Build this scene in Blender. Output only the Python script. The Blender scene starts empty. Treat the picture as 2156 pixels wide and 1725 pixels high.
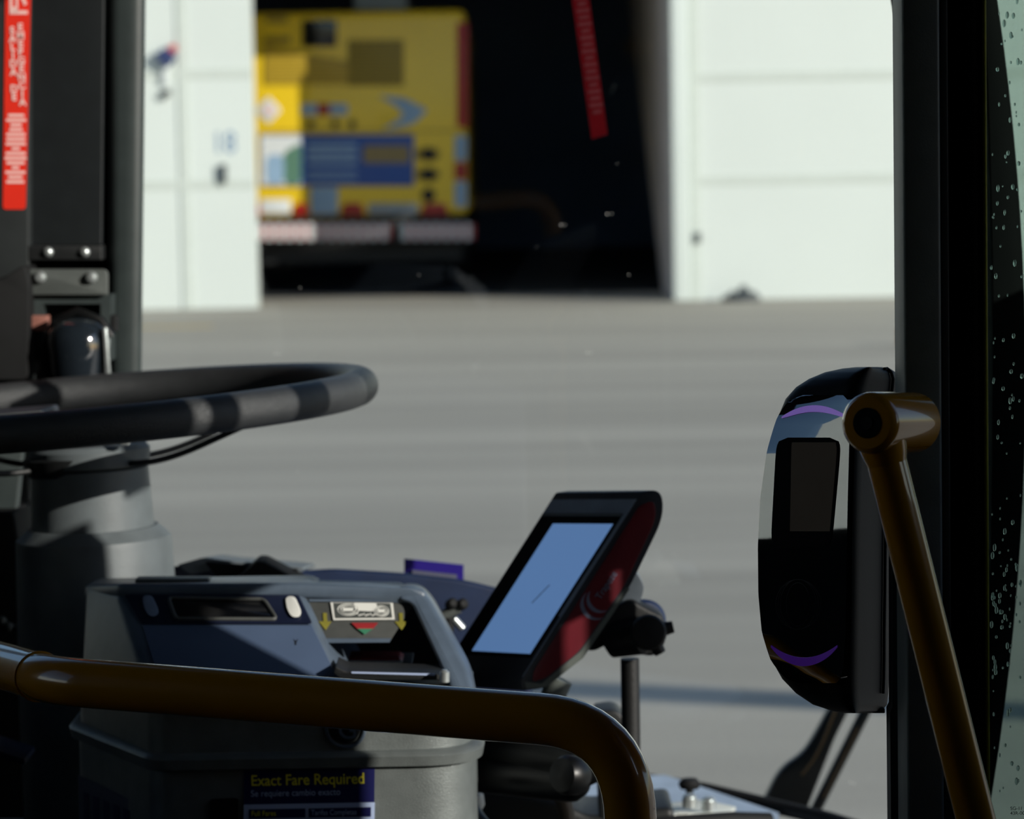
import bpy, bmesh, math, random
from mathutils import Vector, Matrix
random.seed(7)
C = bpy.context.scene.collection
SC = bpy.context.scene
V = Vector
# ------------------------------------------------------------------ camera
W_, H_, F_ = 2156, 1725, 6500.0
EYE = V((0, 0, 1.55)); PITCH = math.radians(4.7); ROLL = math.radians(1.0)
fw = V((0, math.cos(PITCH), -math.sin(PITCH)))
up0 = V((0, math.sin(PITCH), math.cos(PITCH))); rt0 = V((1, 0, 0))
RT = math.cos(ROLL)*rt0 - math.sin(ROLL)*up0
UP = math.sin(ROLL)*rt0 + math.cos(ROLL)*up0
def pt(px, py, Y):
    """world point at distance Y down the bus that shows at photo pixel (px, py)"""
    d = fw + RT*((px-W_/2)/F_) + UP*((H_/2-py)/F_)
    return EYE + d*(Y/d.y)
def ptx(px, py, X):
    d = fw + RT*((px-W_/2)/F_) + UP*((H_/2-py)/F_)
    return EYE + d*((X-EYE.x)/d.x)
cam_d = bpy.data.cameras.new('camera'); cam = bpy.data.objects.new('camera', cam_d); C.objects.link(cam)
cam.matrix_world = Matrix(((RT.x, UP.x, -fw.x, EYE.x), (RT.y, UP.y, -fw.y, EYE.y), (RT.z, UP.z, -fw.z, EYE.z), (0, 0, 0, 1)))
cam_d.sensor_width = 36; cam_d.lens = 36*F_/W_; cam_d.clip_start = .05; cam_d.clip_end = 300
cam_d.dof.use_dof = True; cam_d.dof.focus_distance = 2.06; cam_d.dof.aperture_fstop = 12.0
SC.camera = cam

# ------------------------------------------------------------------ materials
def lin(c):
    return tuple(((x/255)/12.92 if x/255 <= .04045 else ((x/255+.055)/1.055)**2.4) for x in c)
def mat(name, rgb, rough=.5, metal=0, spec=.5, coat=0, var=.12, scale=40, bump=0, bscale=300, emit=None, estr=0, ior=None, stretch=None):
    m = bpy.data.materials.new(name); m.use_nodes = True
    nt = m.node_tree; b = nt.nodes['Principled BSDF']; L = nt.links.new
    c = lin(rgb)
    tc = nt.nodes.new('ShaderNodeTexCoord')
    src = tc.outputs['Object']
    if stretch:
        mp = nt.nodes.new('ShaderNodeMapping'); mp.inputs['Scale'].default_value = stretch; L(src, mp.inputs[0]); src = mp.outputs[0]
    n = nt.nodes.new('ShaderNodeTexNoise'); n.inputs['Scale'].default_value = scale; n.inputs['Detail'].default_value = 4
    L(src, n.inputs['Vector'])
    r = nt.nodes.new('ShaderNodeValToRGB'); r.color_ramp.elements[0].position = .3; r.color_ramp.elements[1].position = .7
    r.color_ramp.elements[0].color = (*[x*(1-var) for x in c], 1); r.color_ramp.elements[1].color = (*[min(1, x*(1+var)) for x in c], 1)
    L(n.outputs['Fac'], r.inputs[0]); L(r.outputs[0], b.inputs['Base Color'])
    b.inputs['Roughness'].default_value = rough; b.inputs['Metallic'].default_value = metal
    b.inputs['Specular IOR Level'].default_value = spec
    if ior: b.inputs['IOR'].default_value = ior
    if coat: b.inputs['Coat Weight'].default_value = coat; b.inputs['Coat Roughness'].default_value = .03
    if bump:
        n2 = nt.nodes.new('ShaderNodeTexNoise'); n2.inputs['Scale'].default_value = bscale; n2.inputs['Detail'].default_value = 2
        L(tc.outputs['Object'], n2.inputs['Vector'])
        bp = nt.nodes.new('ShaderNodeBump'); bp.inputs['Strength'].default_value = bump; bp.inputs['Distance'].default_value = .001
        L(n2.outputs['Fac'], bp.inputs['Height']); L(bp.outputs[0], b.inputs['Normal'])
    if emit:
        b.inputs['Emission Color'].default_value = (*lin(emit), 1); b.inputs['Emission Strength'].default_value = estr
    return m
def glass(name, tint, refl=1.0):
    m = bpy.data.materials.new(name); m.use_nodes = True; nt = m.node_tree; nt.nodes.clear(); L = nt.links.new
    o = nt.nodes.new('ShaderNodeOutputMaterial'); t = nt.nodes.new('ShaderNodeBsdfTransparent'); t.inputs[0].default_value = (*tint, 1)
    g = nt.nodes.new('ShaderNodeBsdfGlossy'); g.inputs['Roughness'].default_value = .0
    n = nt.nodes.new('ShaderNodeTexNoise'); n.inputs['Scale'].default_value = 6
    f = nt.nodes.new('ShaderNodeFresnel'); f.inputs['IOR'].default_value = 1.5
    mu = nt.nodes.new('ShaderNodeMath'); mu.operation = 'MULTIPLY'; mu.inputs[1].default_value = refl
    L(f.outputs[0], mu.inputs[0])
    x = nt.nodes.new('ShaderNodeMixShader'); L(mu.outputs[0], x.inputs[0]); L(t.outputs[0], x.inputs[1]); L(g.outputs[0], x.inputs[2]); L(x.outputs[0], o.inputs[0])
    return m
M = dict(
 yellow=mat('yellow_paint', (192, 128, 12), .25, coat=1, var=.03, scale=8),
 black=mat('black_plastic', (26, 28, 29), .5, bump=.25, bscale=900),
 blackgloss=mat('black_gloss', (11, 12, 13), .38, spec=.4),
 blackmatte=mat('black_matte', (14, 15, 16), .8, spec=.2),
 rubber=mat('black_rubber', (20, 21, 22), .7, spec=.3),
 pillar=mat('pillar_plastic', (48, 56, 56), .5, bump=.2, bscale=700),
 pillardark=mat('pillar_dark', (34, 38, 39), .6, spec=.3),
 pillarpanel=mat('pillar_panel', (26, 30, 32), .5, spec=.35, bump=.15, bscale=900),
 leather=mat('wheel_grip', (52, 54, 56), .38, bump=.8, bscale=1100),
 column=mat('column_plastic', (92, 99, 102), .5, bump=.2, bscale=800),
 farebox=mat('farebox_metal', (112, 118, 117), .42, metal=.35, bump=.35, bscale=1200, scale=60),
 farehead=mat('farebox_head', (84, 97, 112), .4, bump=.2, bscale=1000),
 farepanel=mat('farebox_panel', (78, 94, 120), .42, var=.06, scale=15),
 navy=mat('navy_strip', (22, 28, 48), .35),
 display=mat('display_dark', (10, 11, 14), .15, coat=.5),
 white=mat('white_plastic', (225, 225, 218), .45, var=.03),
 greybtn=mat('grey_button', (110, 122, 140), .45),
 greypanel=mat('grey_panel', (72, 74, 72), .6, scale=90),
 olive=mat('olive_print', (128, 122, 44), .6),
 redprint=mat('red_print', (150, 38, 42), .55),
 greenprint=mat('green_print', (60, 125, 95), .55),
 greyink=mat('grey_ink', (70, 74, 72), .6),
 navyprint=mat('navy_print', (24, 26, 78), .4, var=.04),
 yellowprint=mat('yellow_print', (232, 222, 60), .5, var=.03),
 lightprint=mat('light_print', (176, 192, 226), .5, var=.03),
 reflred=mat('reflection_red', (68, 9, 14), .9, spec=0), reflprint=mat('reflection_print', (76, 34, 38), .9, spec=0),
 decalred=mat('decal_red', (222, 44, 26), .45, var=.04),
 decalpink=mat('decal_white', (240, 196, 190), .5, var=.03),
 steel=mat('bolt_steel', (205, 212, 212), .32, metal=.75, scale=100),
 bracket=mat('bracket_grey', (92, 97, 95), .5, metal=.4, bump=.3, bscale=900),
 domegloss=mat('dome_gloss', (28, 34, 40), .1, coat=1, ior=1.7),
 copper=mat('copper_tan', (150, 100, 88), .5),
 dash=mat('dash_blue', (20, 36, 66), .5, bump=.2, bscale=700),
 dashgrey=mat('dash_grey', (96, 104, 110), .45),
 cardblue=mat('card_blue', (38, 24, 118), .4, var=.05),
 cardgrey=mat('card_grey', (84, 86, 104), .5),
 tablet=mat('tablet_shell', (46, 50, 58), .5, bump=.2, bscale=900), tabletlit=mat('tablet_face_lit', (136, 150, 170), .5, bump=.2, bscale=900),  # terminal front coloured lighter than its shell to hold the skylight on it
 tabletred=mat('tablet_red', (96, 14, 28), .5, bump=.15, bscale=900),
 tabletgrey=mat('tablet_edge', (96, 102, 98), .5),
 screen=mat('screen_grey', (90, 112, 140), .35, emit=(92, 128, 178), estr=.72, var=.03, scale=4),
 logo=mat('logo_grey', (110, 118, 140), .5),
 mountblack=mat('mount_black', (16, 17, 18), .55, bump=.3, bscale=800),
 mountgrey=mat('mount_silver', (88, 96, 104), .4, metal=.3),
 validator=mat('reader_shell', (8, 11, 20), .5, spec=.2, bump=.08, bscale=1200),
 glossface=mat('reader_face', (4, 4, 6), .03, coat=1, ior=2.3),
 readerscreen=mat('reader_screen', (38, 36, 32), .7, spec=.2, emit=(60, 56, 50), estr=.12),
 purple=mat('purple_light', (40, 16, 80), .4, emit=(80, 34, 150), estr=.16), lilac=mat('lilac_light', (140, 110, 200), .3, emit=(150, 120, 215), estr=.32),
 ringink=mat('ring_ink', (30, 31, 42), .5),
 seal=mat('door_edge_seal', (150, 150, 30), .5),
 hose=mat('hose_brown', (96, 84, 72), .5),
 wire=mat('wire_brown', (120, 86, 40), .5),
 stile=mat('stile_paint', (104, 112, 112), .5, bump=.15, bscale=900),
 sill=mat('sill_paint', (150, 168, 190), .35),
 plate=mat('plate_white', (225, 228, 220), .4, metal=.2),
 wiper=mat('wiper_black', (24, 27, 30), .45),
 shell=mat('bus_lining', (30, 31, 32), .7),
 shellfloor=mat('bus_floor', (26, 27, 29), .7),
 hall=mat('hall_paint', (216, 223, 219), .7, var=.025, scale=.6),
 hallseam=mat('hall_seam', (203, 210, 204), .7),
 hallgrey=mat('hall_grey', (232, 222, 222), .8, scale=1),
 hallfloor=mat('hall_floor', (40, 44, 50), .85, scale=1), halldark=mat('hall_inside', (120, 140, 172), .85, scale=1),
 halljamb=mat('hall_jamb', (216, 224, 220), .6, var=.02, scale=1),
 blueprint=mat('blue_number', (112, 142, 176), .7),
 sirenblue=mat('siren_blue', (44, 58, 104), .5),
 sirenred=mat('siren_red', (200, 30, 40), .4),
 dkmetal=mat('dark_metal', (60, 66, 70), .5),
 busyellow=mat('bus_yellow', (252, 212, 40), .35, coat=.4, var=.03, scale=2),
 busblack=mat('bus_black', (20, 21, 23), .6),
 busgrey=mat('bus_grey', (150, 160, 168), .5),
 busred=mat('bus_red', (168, 24, 26), .4),
 buswhite=mat('bus_white', (222, 226, 228), .5),
 buspale=mat('bus_paleblue', (150, 180, 210), .5),
 adblue=mat('ad_blue', (44, 86, 168), .45),
 adtan=mat('ad_tan', (150, 130, 84), .5),
 adgreen=mat('ad_green', (90, 130, 110), .5),
 paintyellow=mat('road_yellow', (196, 168, 96), .8, scale=3),
 drop=mat('droplet', (190, 205, 205), .08),
 speck=mat('speck', (250, 250, 245), .3),
 glasswind=glass('windscreen_glass', (.96, .975, .965)), glassdoor=glass('door_glass', (.58, .66, .63)), glassside=glass('side_glass', (.9, .92, .93)),
)
b_ = M['drop'].node_tree.nodes['Principled BSDF']; b_.inputs['Transmission Weight'].default_value = 1; b_.inputs['IOR'].default_value = 1.33
# grille with fine horizontal slats
def slats(name, a, b, scale):
    m = mat(name, a, .5); nt = m.node_tree; L = nt.links.new; bs = nt.nodes['Principled BSDF']
    tc = nt.nodes.new('ShaderNodeTexCoord'); w = nt.nodes.new('ShaderNodeTexWave'); w.bands_direction = 'Z'; w.inputs['Scale'].default_value = scale
    L(tc.outputs['Object'], w.inputs['Vector'])
    r = nt.nodes.new('ShaderNodeValToRGB'); r.color_ramp.elements[0].position = .35; r.color_ramp.elements[1].position = .65
    r.color_ramp.elements[0].color = (*lin(a), 1); r.color_ramp.elements[1].color = (*lin(b), 1)
    L(w.outputs['Fac'], r.inputs[0]); L(r.outputs[0], bs.inputs['Base Color']); return m
M['grille'] = slats('grille_slats', (206, 172, 52), (160, 132, 38), 8)
M['grilledark'] = slats('grille_mesh', (126, 108, 32), (166, 140, 40), 8)
# asphalt: large patches, streaks from tyres, fine grain
def asphalt():
    m = mat('asphalt', (172, 167, 156), .85, spec=.25, var=.10, scale=.55, stretch=(.28, 1, 1)); nt = m.node_tree; L = nt.links.new
    b = nt.nodes['Principled BSDF']; tc = nt.nodes['Texture Coordinate']
    n = nt.nodes.new('ShaderNodeTexNoise'); n.inputs['Scale'].default_value = 90; n.inputs['Detail'].default_value = 6; L(tc.outputs['Object'], n.inputs['Vector'])
    mp = nt.nodes.new('ShaderNodeMapping'); mp.inputs['Scale'].default_value = (.05, 1.0, 1); L(tc.outputs['Object'], mp.inputs[0])
    n3 = nt.nodes.new('ShaderNodeTexNoise'); n3.inputs['Scale'].default_value = 1.6; n3.inputs['Detail'].default_value = 5; L(mp.outputs[0], n3.inputs['Vector'])
    mx = nt.nodes.new('ShaderNodeMix'); mx.data_type = 'RGBA'; mx.blend_type = 'OVERLAY'; mx.inputs[0].default_value = .35
    old = b.inputs['Base Color'].links[0].from_socket
    L(old, mx.inputs[6]); L(n3.outputs['Fac'], mx.inputs[7])
    mx2 = nt.nodes.new('ShaderNodeMix'); mx2.data_type = 'RGBA'; mx2.blend_type = 'OVERLAY'; mx2.inputs[0].default_value = .35
    L(mx.outputs[2], mx2.inputs[6]); L(n.outputs['Fac'], mx2.inputs[7]); L(mx2.outputs[2], b.inputs['Base Color'])
    return m
M['asphalt'] = asphalt()

# ------------------------------------------------------------------ mesh helpers
def finish(name, bm, m, parent=None, ang=38, kind=None):
    bmesh.ops.recalc_face_normals(bm, faces=bm.faces)
    me = bpy.data.meshes.new(name)
    vs = [v.co for v in bm.verts]
    lo = V([min(v[i] for v in vs) for i in range(3)]); hi = V([max(v[i] for v in vs) for i in range(3)])
    org = V(((lo.x+hi.x)/2, (lo.y+hi.y)/2, lo.z))
    bmesh.ops.translate(bm, verts=bm.verts, vec=-org)
    bm.to_mesh(me); bm.free()
    for p in me.polygons: p.use_smooth = True
    me.set_sharp_from_angle(angle=math.radians(ang))
    o = bpy.data.objects.new(name, me); C.objects.link(o); o.location = org
    me.materials.append(M[m])
    if parent is not None: attach(o, parent)
    if kind: o['kind'] = kind
    return o
def wloc(o):
    return o.location + (wloc(o.parent) if o.parent else V((0, 0, 0)))
def attach(o, parent):
    o.location = o.location - wloc(parent); o.parent = parent
def tag(o, label, cat, group=None):
    o['label'] = label; o['category'] = cat
    if group: o['group'] = group
    return o
def thing(name, loc, label, cat, group=None):
    o = bpy.data.objects.new(name, None); o.empty_display_size = .05; C.objects.link(o); o.location = loc
    return tag(o, label, cat, group)
def bev(bm, r, seg=3, ang=30):
    if not r: return
    es = [e for e in bm.edges if len(e.link_faces) == 2 and e.calc_face_angle(0) > math.radians(ang)]
    bmesh.ops.bevel(bm, geom=es, offset=r, segments=seg, affect='EDGES', profile=.5, clamp_overlap=True)
def bm_prism(bm, pts, vec):
    vec = V(vec)
    a = [bm.verts.new(p) for p in pts]; b = [bm.verts.new(V(p)+vec) for p in pts]
    n = len(pts); bm.faces.new(a); bm.faces.new(b[::-1])
    for i in range(n): bm.faces.new((a[i], b[i], b[(i+1) % n], a[(i+1) % n]))
def prism(name, pts, vec, m, parent=None, b=0, seg=3, **k):
    bm = bmesh.new(); bm_prism(bm, pts, vec); bmesh.ops.recalc_face_normals(bm, faces=bm.faces); bev(bm, b, seg)
    return finish(name, bm, m, parent, **k)
def rc(pts, r, n=5):
    """round the corners of a pixel polygon; r is a number or one per corner"""
    out = []; N = len(pts)
    for i, p in enumerate(pts):
        rr = r[i] if isinstance(r, (list, tuple)) else r
        p = V((p[0], p[1])); a = V(pts[i-1][:2]); c = V(pts[(i+1) % N][:2])
        if rr <= 0: out.append((p.x, p.y)); continue
        da = (a-p); dc = (c-p); ra = min(rr, da.length*.48); rb = min(rr, dc.length*.48)
        s = p+da.normalized()*ra; e = p+dc.normalized()*rb
        for k in range(n+1):
            t = k/n; q = s*(1-t)**2 + p*2*t*(1-t) + e*t*t; out.append((q.x, q.y))
    return out
def sh(poly, Yf): return [pt(x, y, Yf(y) if callable(Yf) else Yf) for x, y in poly]
def rect(x0, y0, x1, y1): return [(x0, y0), (x1, y0), (x1, y1), (x0, y1)]
def slab(name, poly, Yf, depth, m, parent=None, b=0, **k):
    """a solid whose front face is the pixel polygon on the depth surface Yf, going back by depth metres"""
    return prism(name, sh(poly, Yf), (0, depth, 0), m, parent, b, **k)
def bm_box(bm, x0, y0, z0, x1, y1, z1):
    bm_prism(bm, [(x0, y0, z0), (x1, y0, z0), (x1, y0, z1), (x0, y0, z1)], (0, y1-y0, 0))
def box(name, x0, y0, z0, x1, y1, z1, m, parent=None, b=0, **k):
    bm = bmesh.new(); bm_box(bm, x0, y0, z0, x1, y1, z1); bmesh.ops.recalc_face_normals(bm, faces=bm.faces); bev(bm, b)
    return finish(name, bm, m, parent, **k)
def fillet(pts, r, n=8):
    pts = [V(p) for p in pts]; out = [pts[0]]
    for i in range(1, len(pts)-1):
        p = pts[i]; da = pts[i-1]-p; dc = pts[i+1]-p
        rr = r[i] if isinstance(r, dict) else r
        ra = min(rr, da.length*.49); rb = min(rr, dc.length*.49); s = p+da.normalized()*ra; e = p+dc.normalized()*rb
        for k in range(n+1):
            t = k/n; out.append(s*(1-t)**2 + p*2*t*(1-t) + e*t*t)
    return out+[pts[-1]]
def bm_tube(bm, path, r, seg=24, caps=True, closed=False):
    path = [V(p) for p in path]; n = len(path); rings = []; prev = None
    for i, p in enumerate(path):
        if closed: t = (path[(i+1) % n]-path[i-1]).normalized()
        else: t = (path[min(i+1, n-1)]-path[max(i-1, 0)]).normalized()
        if prev is None:
            a = t.cross(V((0, 0, 1)));  a = a if a.length > .05 else t.cross(V((1, 0, 0)))
            a.normalize()
        else:
            a = (prev - t*prev.dot(t)).normalized()
        prev = a; b = t.cross(a); rad = r[i] if isinstance(r, (list, tuple)) else r
        rings.append([bm.verts.new(p+(a*math.cos(2*math.pi*k/seg)+b*math.sin(2*math.pi*k/seg))*rad) for k in range(seg)])
    for i in range(n if closed else n-1):
        A, B = rings[i], rings[(i+1) % n]
        for k in range(seg): bm.faces.new((A[k], A[(k+1) % seg], B[(k+1) % seg], B[k]))
    if caps and not closed: bm.faces.new(rings[0][::-1]); bm.faces.new(rings[-1])
def tube(name, path, r, m, parent=None, seg=24, closed=False, **k):
    bm = bmesh.new(); bm_tube(bm, path, r, seg, closed=closed); return finish(name, bm, m, parent, **k)
def lathe(name, p0, p1, prof, m, parent=None, seg=40, **k):
    """prof: (t along p0-p1 in metres, radius)"""
    p0 = V(p0); ax = (V(p1)-p0).normalized(); bm = bmesh.new()
    bm_tube2(bm, p0, ax, prof, seg); return finish(name, bm, m, parent, **k)
def bm_tube2(bm, p0, ax, prof, seg=32):
    a = ax.cross(V((0, 0, 1))); a = a if a.length > .05 else ax.cross(V((1, 0, 0))); a.normalize(); b = ax.cross(a); rings = []
    for t, r in prof:
        rings.append([bm.verts.new(p0+ax*t+(a*math.cos(2*math.pi*k/seg)+b*math.sin(2*math.pi*k/seg))*max(r, 1e-4)) for k in range(seg)])
    for A, B in zip(rings, rings[1:]):
        for k in range(seg): bm.faces.new((A[k], A[(k+1) % seg], B[(k+1) % seg], B[k]))
    bm.faces.new(rings[0][::-1]); bm.faces.new(rings[-1])
def bm_loft(bm, rings, caps=True):
    R = [[bm.verts.new(p) for p in ring] for ring in rings]; n = len(R[0])
    for A, B in zip(R, R[1:]):
        for k in range(n): bm.faces.new((A[k], A[(k+1) % n], B[(k+1) % n], B[k]))
    if caps: bm.faces.new(R[0][::-1]); bm.faces.new(R[-1])
def loft(name, rings, m, parent=None, **k):
    bm = bmesh.new(); bm_loft(bm, rings); return finish(name, bm, m, parent, **k)
def text(name, s, org, xd, yd, size, m, parent=None, align='LEFT', ext=.0002, spacing=1.0, line=1.0, fit=None, bold=0):
    cu = bpy.data.curves.new(name, 'FONT'); cu.body = s; cu.size = size; cu.extrude = ext; cu.align_x = align; cu.space_character = spacing; cu.space_line = line
    cu.offset = bold
    o = bpy.data.objects.new(name, cu); C.objects.link(o)
    dg = bpy.context.evaluated_depsgraph_get(); me = bpy.data.meshes.new_from_object(o.evaluated_get(dg))
    bpy.data.objects.remove(o); bpy.data.curves.remove(cu)
    xd = V(xd).normalized(); yd = V(yd); yd = (yd - xd*yd.dot(xd)).normalized(); nd = xd.cross(yd)
    sx = 1
    if fit:
        xs = [v.co.x for v in me.vertices]; sx = fit/(max(xs)-min(xs))
    bm = bmesh.new(); bm.from_mesh(me)
    for v in bm.verts: v.co = V(org)+xd*v.co.x*sx+yd*v.co.y+nd*(v.co.z+ext)
    bpy.data.meshes.remove(me)
    return finish(name, bm, m, parent)

# ------------------------------------------------------------------ light and sky
AZ, EL = math.radians(38), math.radians(19)
LD = V((-math.cos(AZ)*math.cos(EL), math.sin(AZ)*math.cos(EL), -math.sin(EL)))
sl = bpy.data.lights.new('sun', 'SUN'); sl.energy = 4.4; sl.angle = math.radians(.28); sl.color = (1, .95, .86)
so = bpy.data.objects.new('sun', sl); C.objects.link(so); so.location = (6, -4, 8); so.rotation_euler = LD.to_track_quat('-Z', 'Y').to_euler()
w = bpy.data.worlds.new('sky'); SC.world = w; w.use_nodes = True
sk = w.node_tree.nodes.new('ShaderNodeTexSky'); sk.sky_type = 'NISHITA'; sk.sun_disc = False
sk.sun_elevation = math.radians(19); sk.sun_rotation = math.atan2(-LD.x, -LD.y); sk.dust_density = .5; sk.ozone_density = 3.0
bg = w.node_tree.nodes['Background']; bg.inputs[1].default_value = .11
w.node_tree.links.new(sk.outputs[0], bg.inputs[0])
vs = SC.view_settings; vs.view_transform = 'Standard'; vs.look = 'None'; vs.gamma = 1; vs.use_curve_mapping = False; vs.exposure = 0.08
SC.cycles.use_denoising = True

# ================================================================== OUTSIDE
YW = 32.5     # front of the depot wall
box('ground', -60, -40, -.3, 60, 34.6, 0, 'asphalt', kind='structure')
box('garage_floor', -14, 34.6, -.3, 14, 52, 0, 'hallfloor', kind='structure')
XL = pt(536, 400, YW).x; XR = pt(1416, 400, YW).x
def wall_panel(name, x0, x1, z0=0, z1=4.4):
    o = box(name, x0, YW, z0, x1, YW+.3, z1, 'hall', kind='structure'); return o
def zpx(py, px, Y): return pt(px, py, Y).z
wl = wall_panel('wall_front', -25, XL)
wr = wall_panel('wall_front.001', XR, 25)
box('wall_lintel', XL, YW, 4.5, XR, YW+.3, 7, 'hall', kind='structure')
for o in (wl, wr):
    pass
box('wall_upper', -25, YW, 4.4, XL, YW+.3, 7, 'hall', kind='structure'); box('wall_upper.001', XR, YW, 4.4, 25, YW+.3, 7, 'hall', kind='structure')
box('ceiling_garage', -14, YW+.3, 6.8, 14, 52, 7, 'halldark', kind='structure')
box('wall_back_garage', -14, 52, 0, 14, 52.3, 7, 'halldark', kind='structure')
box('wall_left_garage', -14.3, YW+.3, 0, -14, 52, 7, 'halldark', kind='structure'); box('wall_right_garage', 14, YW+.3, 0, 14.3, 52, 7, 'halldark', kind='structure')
# slanted grey wing wall behind the right jamb
a = ptx(1326, 0, XR+.02); b_ = ptx(1398, 590, XR+.02)
prism('wall_right_reveal', [(XR+.0, YW+.3, 0), (XR+.0, b_.y, 0), (XR+.0, a.y, a.z), (XR+.0, a.y+3, 5.2), (XR+.0, YW+.3, 5.2)], (.2, 0, 0), 'hallgrey', kind='structure')
# panel joints on the two white walls (recessed-looking thin strips)
n = 0
for x0, x1, ys in ((-12, XL, (155, 388)), (pt(1466, 300, YW).x, 12, (160, 377))):
    for y in ys:
        z = zpx(y, 420 if x1 < 0 else 1650, YW); box('trim_%d' % (n+1), x0, YW-.012, z-.045, x1, YW, z+.045, 'hallseam', kind='structure'); n += 1
for x0, x1, m in ((378, 398, 'hallseam'), (1456, 1472, 'hallseam')):
    box('trim_%d' % (n+1), pt(x0, 330, YW).x, YW-.014, 0, pt(x1, 330, YW).x, YW, 4.3, m, kind='structure'); n += 1
box('trim_%d' % (n+1), XR, YW-.06, 0, pt(1452, 330, YW).x, YW, 4.3, 'halljamb', kind='structure', b=.01)
# things on the walls
s = thing('wall_siren', pt(345, 150, YW-.02), 'small blue alarm lamp with red lens on the white garage wall', 'alarm lamp')
slab('bracket', rect(343, 130, 352, 176), YW-.06, .06, 'buswhite', s)
slab('body', rc([(325, 118), (345, 98), (372, 118), (350, 145)], 8), YW-.12, .12, 'sirenblue', s, b=.01)
bm = bmesh.new(); bm_tube2(bm, pt(358, 106, YW-.07), V((.7, -.3, .5)).normalized(), [(0, .04), (.05, .04), (.075, .026), (.08, .001)]); finish('red_lens', bm, 'sirenred', s)
tag(slab('lamp_shadow', rc([(333, 200), (352, 184), (361, 196), (342, 212)], 5), YW-.05, .05, 'dkmetal', b=.01), 'painted dark slanted shadow of the blue alarm lamp on the garage wall', 'painted shadow')  # dark slab stands in for the alarm lamp's shadow on the wall
tag(text('door_number', '18', pt(446, 322, YW-.004), (1, 0, 0), (0, 0, 1), .32, 'blueprint', fit=.2), 'pale blue number 18 on the white garage wall', 'number')
tag(slab('pull_bar', rc(rect(462, 346, 476, 387), 4), YW-.06, .06, 'dkmetal', b=.008), 'dark upright handle below the pale blue number on garage wall', 'handle')
tag(slab('wall_latch', rc(rect(1463, 490, 1475, 512), 3), YW-.06, .06, 'dkmetal', b=.006), 'small grey latch on the joint of the right white garage wall', 'latch')
# sack at the foot of the wall
bm = bmesh.new(); bmesh.ops.create_icosphere(bm, subdivisions=3, radius=1)
c0 = pt(1560, 628, YW-.3)
for v in bm.verts:
    nn = .12*math.sin(v.co.x*5+1)*math.cos(v.co.y*4)+.08*math.sin(v.co.x*11)
    v.co = V((c0.x+v.co.x*.21, c0.y+v.co.y*.16, max(0, .0+(v.co.z*.10+.02)*(1+nn*3)*(1-.35*min(0, v.co.x)*-1))))
tag(finish('debris_sack', bm, 'dkmetal'), 'small dark heap lying at the foot of the right white wall', 'heap')
# yellow bollard by the right edge of the windscreen
g = pt(1910, 722, 22)
gz = pt(1910, 722, 22); 
def ground_at(px, py):
    d = fw + RT*((px-W_/2)/F_) + UP*((H_/2-py)/F_); return EYE + d*(-EYE.z/d.z)
g = ground_at(1908, 728)
tag(lathe('yellow_bollard', g, g+V((0, 0, 1)), [(0, .065), (.13, .065), (.145, .05), (.15, .001)], 'yellow'), 'short yellow marker post on the asphalt behind the black door frame', 'marker post')
# faint yellow line on asphalt
g1, g2 = ground_at(300, 690), ground_at(425, 700)
box('trim_9', -7, g1.y-.05, 0, g2.x, g1.y+.09, .004, 'paintyellow', kind='structure')
# gantry beam high to the right whose shadow crosses the yard
ga, gb = ground_at(980, 1441), ground_at(2200, 1500)
k = 5.0/(-LD.z); o1, o2 = ga - LD*k, gb - LD*k
dr = (o2-o1).normalized()
gt = thing('overhead_gantry', (o2+dr*6)*1.0-V((0, 0, 5)), 'grey overhead pipe gantry standing beside the yard', 'gantry')
tube('pipe', [o1-dr*.2, o2+dr*6], .10, 'dkmetal', gt)
tube('post', [V(((o2+dr*5.9).x, (o2+dr*5.9).y, 0)), o2+dr*5.9], .09, 'dkmetal', gt)
# white depot block to the left (seen in the card reader's glossy face)
box('wall_side_depot', -45, -30, 0, -28, 20, 8, 'hall', kind='structure')

# ------------------------------------------------------------------ yellow bus in the garage
YB = 35.66
bx0, bx1 = pt(985, 300, YB).x-2.55, pt(985, 300, YB).x
bus = thing('yellow_bus', (bx1-1.27, YB+5, 0), 'yellow city bus parked nose-in in the dark garage, rear end showing', 'bus')
ztop = zpx(22, 800, YB); zskirt = zpx(458, 760, YB)
bm = bmesh.new(); bm_box(bm, bx0, YB, zskirt, bx1, YB+11, ztop); bmesh.ops.recalc_face_normals(bm, faces=bm.faces); bev(bm, .09, 4); finish('body', bm, 'busyellow', bus)
box('underframe', bx0+.1, YB+.25, .35, bx1-.1, YB+10.7, zskirt, 'busblack', bus)
for y in (YB+2.6, YB+8.2):
    for x in (bx0+.32, bx1-.02):
        lathe('wheel', (x-.3, y, .48), (x, y, .48), [(0, .3), (.02, .47), (.28, .47), (.3, .3)], 'busblack', bus)
slab('roof_unit', rc(rect(745, -14, 855, 22), 6), YB+.8, 2.2, 'busgrey', bus, b=.05)
def bp(name, poly, m, d=.02, b=.004, par=None, off=.0): return slab(name, poly, YB-d-off, d+off*.0, m, par or bus, b=b)
bp('route_display', rc(rect(637, 42, 709, 99), 4), 'display', .03)
gr = bp('engine_grille', rc([(556, 96), (735, 128), (735, 178), (556, 178)], 3), 'grille', .02)
bp('engine_grille', rc(rect(733, 84, 850, 181), 3), 'grilledark', .022)
bp('vent', rc(rect(556, 78, 612, 92), 2), 'grilledark', .02)
text('fleet_number', '3092', pt(560, 50, YB-.002), (1, 0, 0), (0, 0, 1), .10, 'busblack', bus, fit=.25) if False else slab('fleet_lettering', rc(rect(560, 34, 606, 48), 3), YB-.01, .01, 'grilledark', bus)
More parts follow.
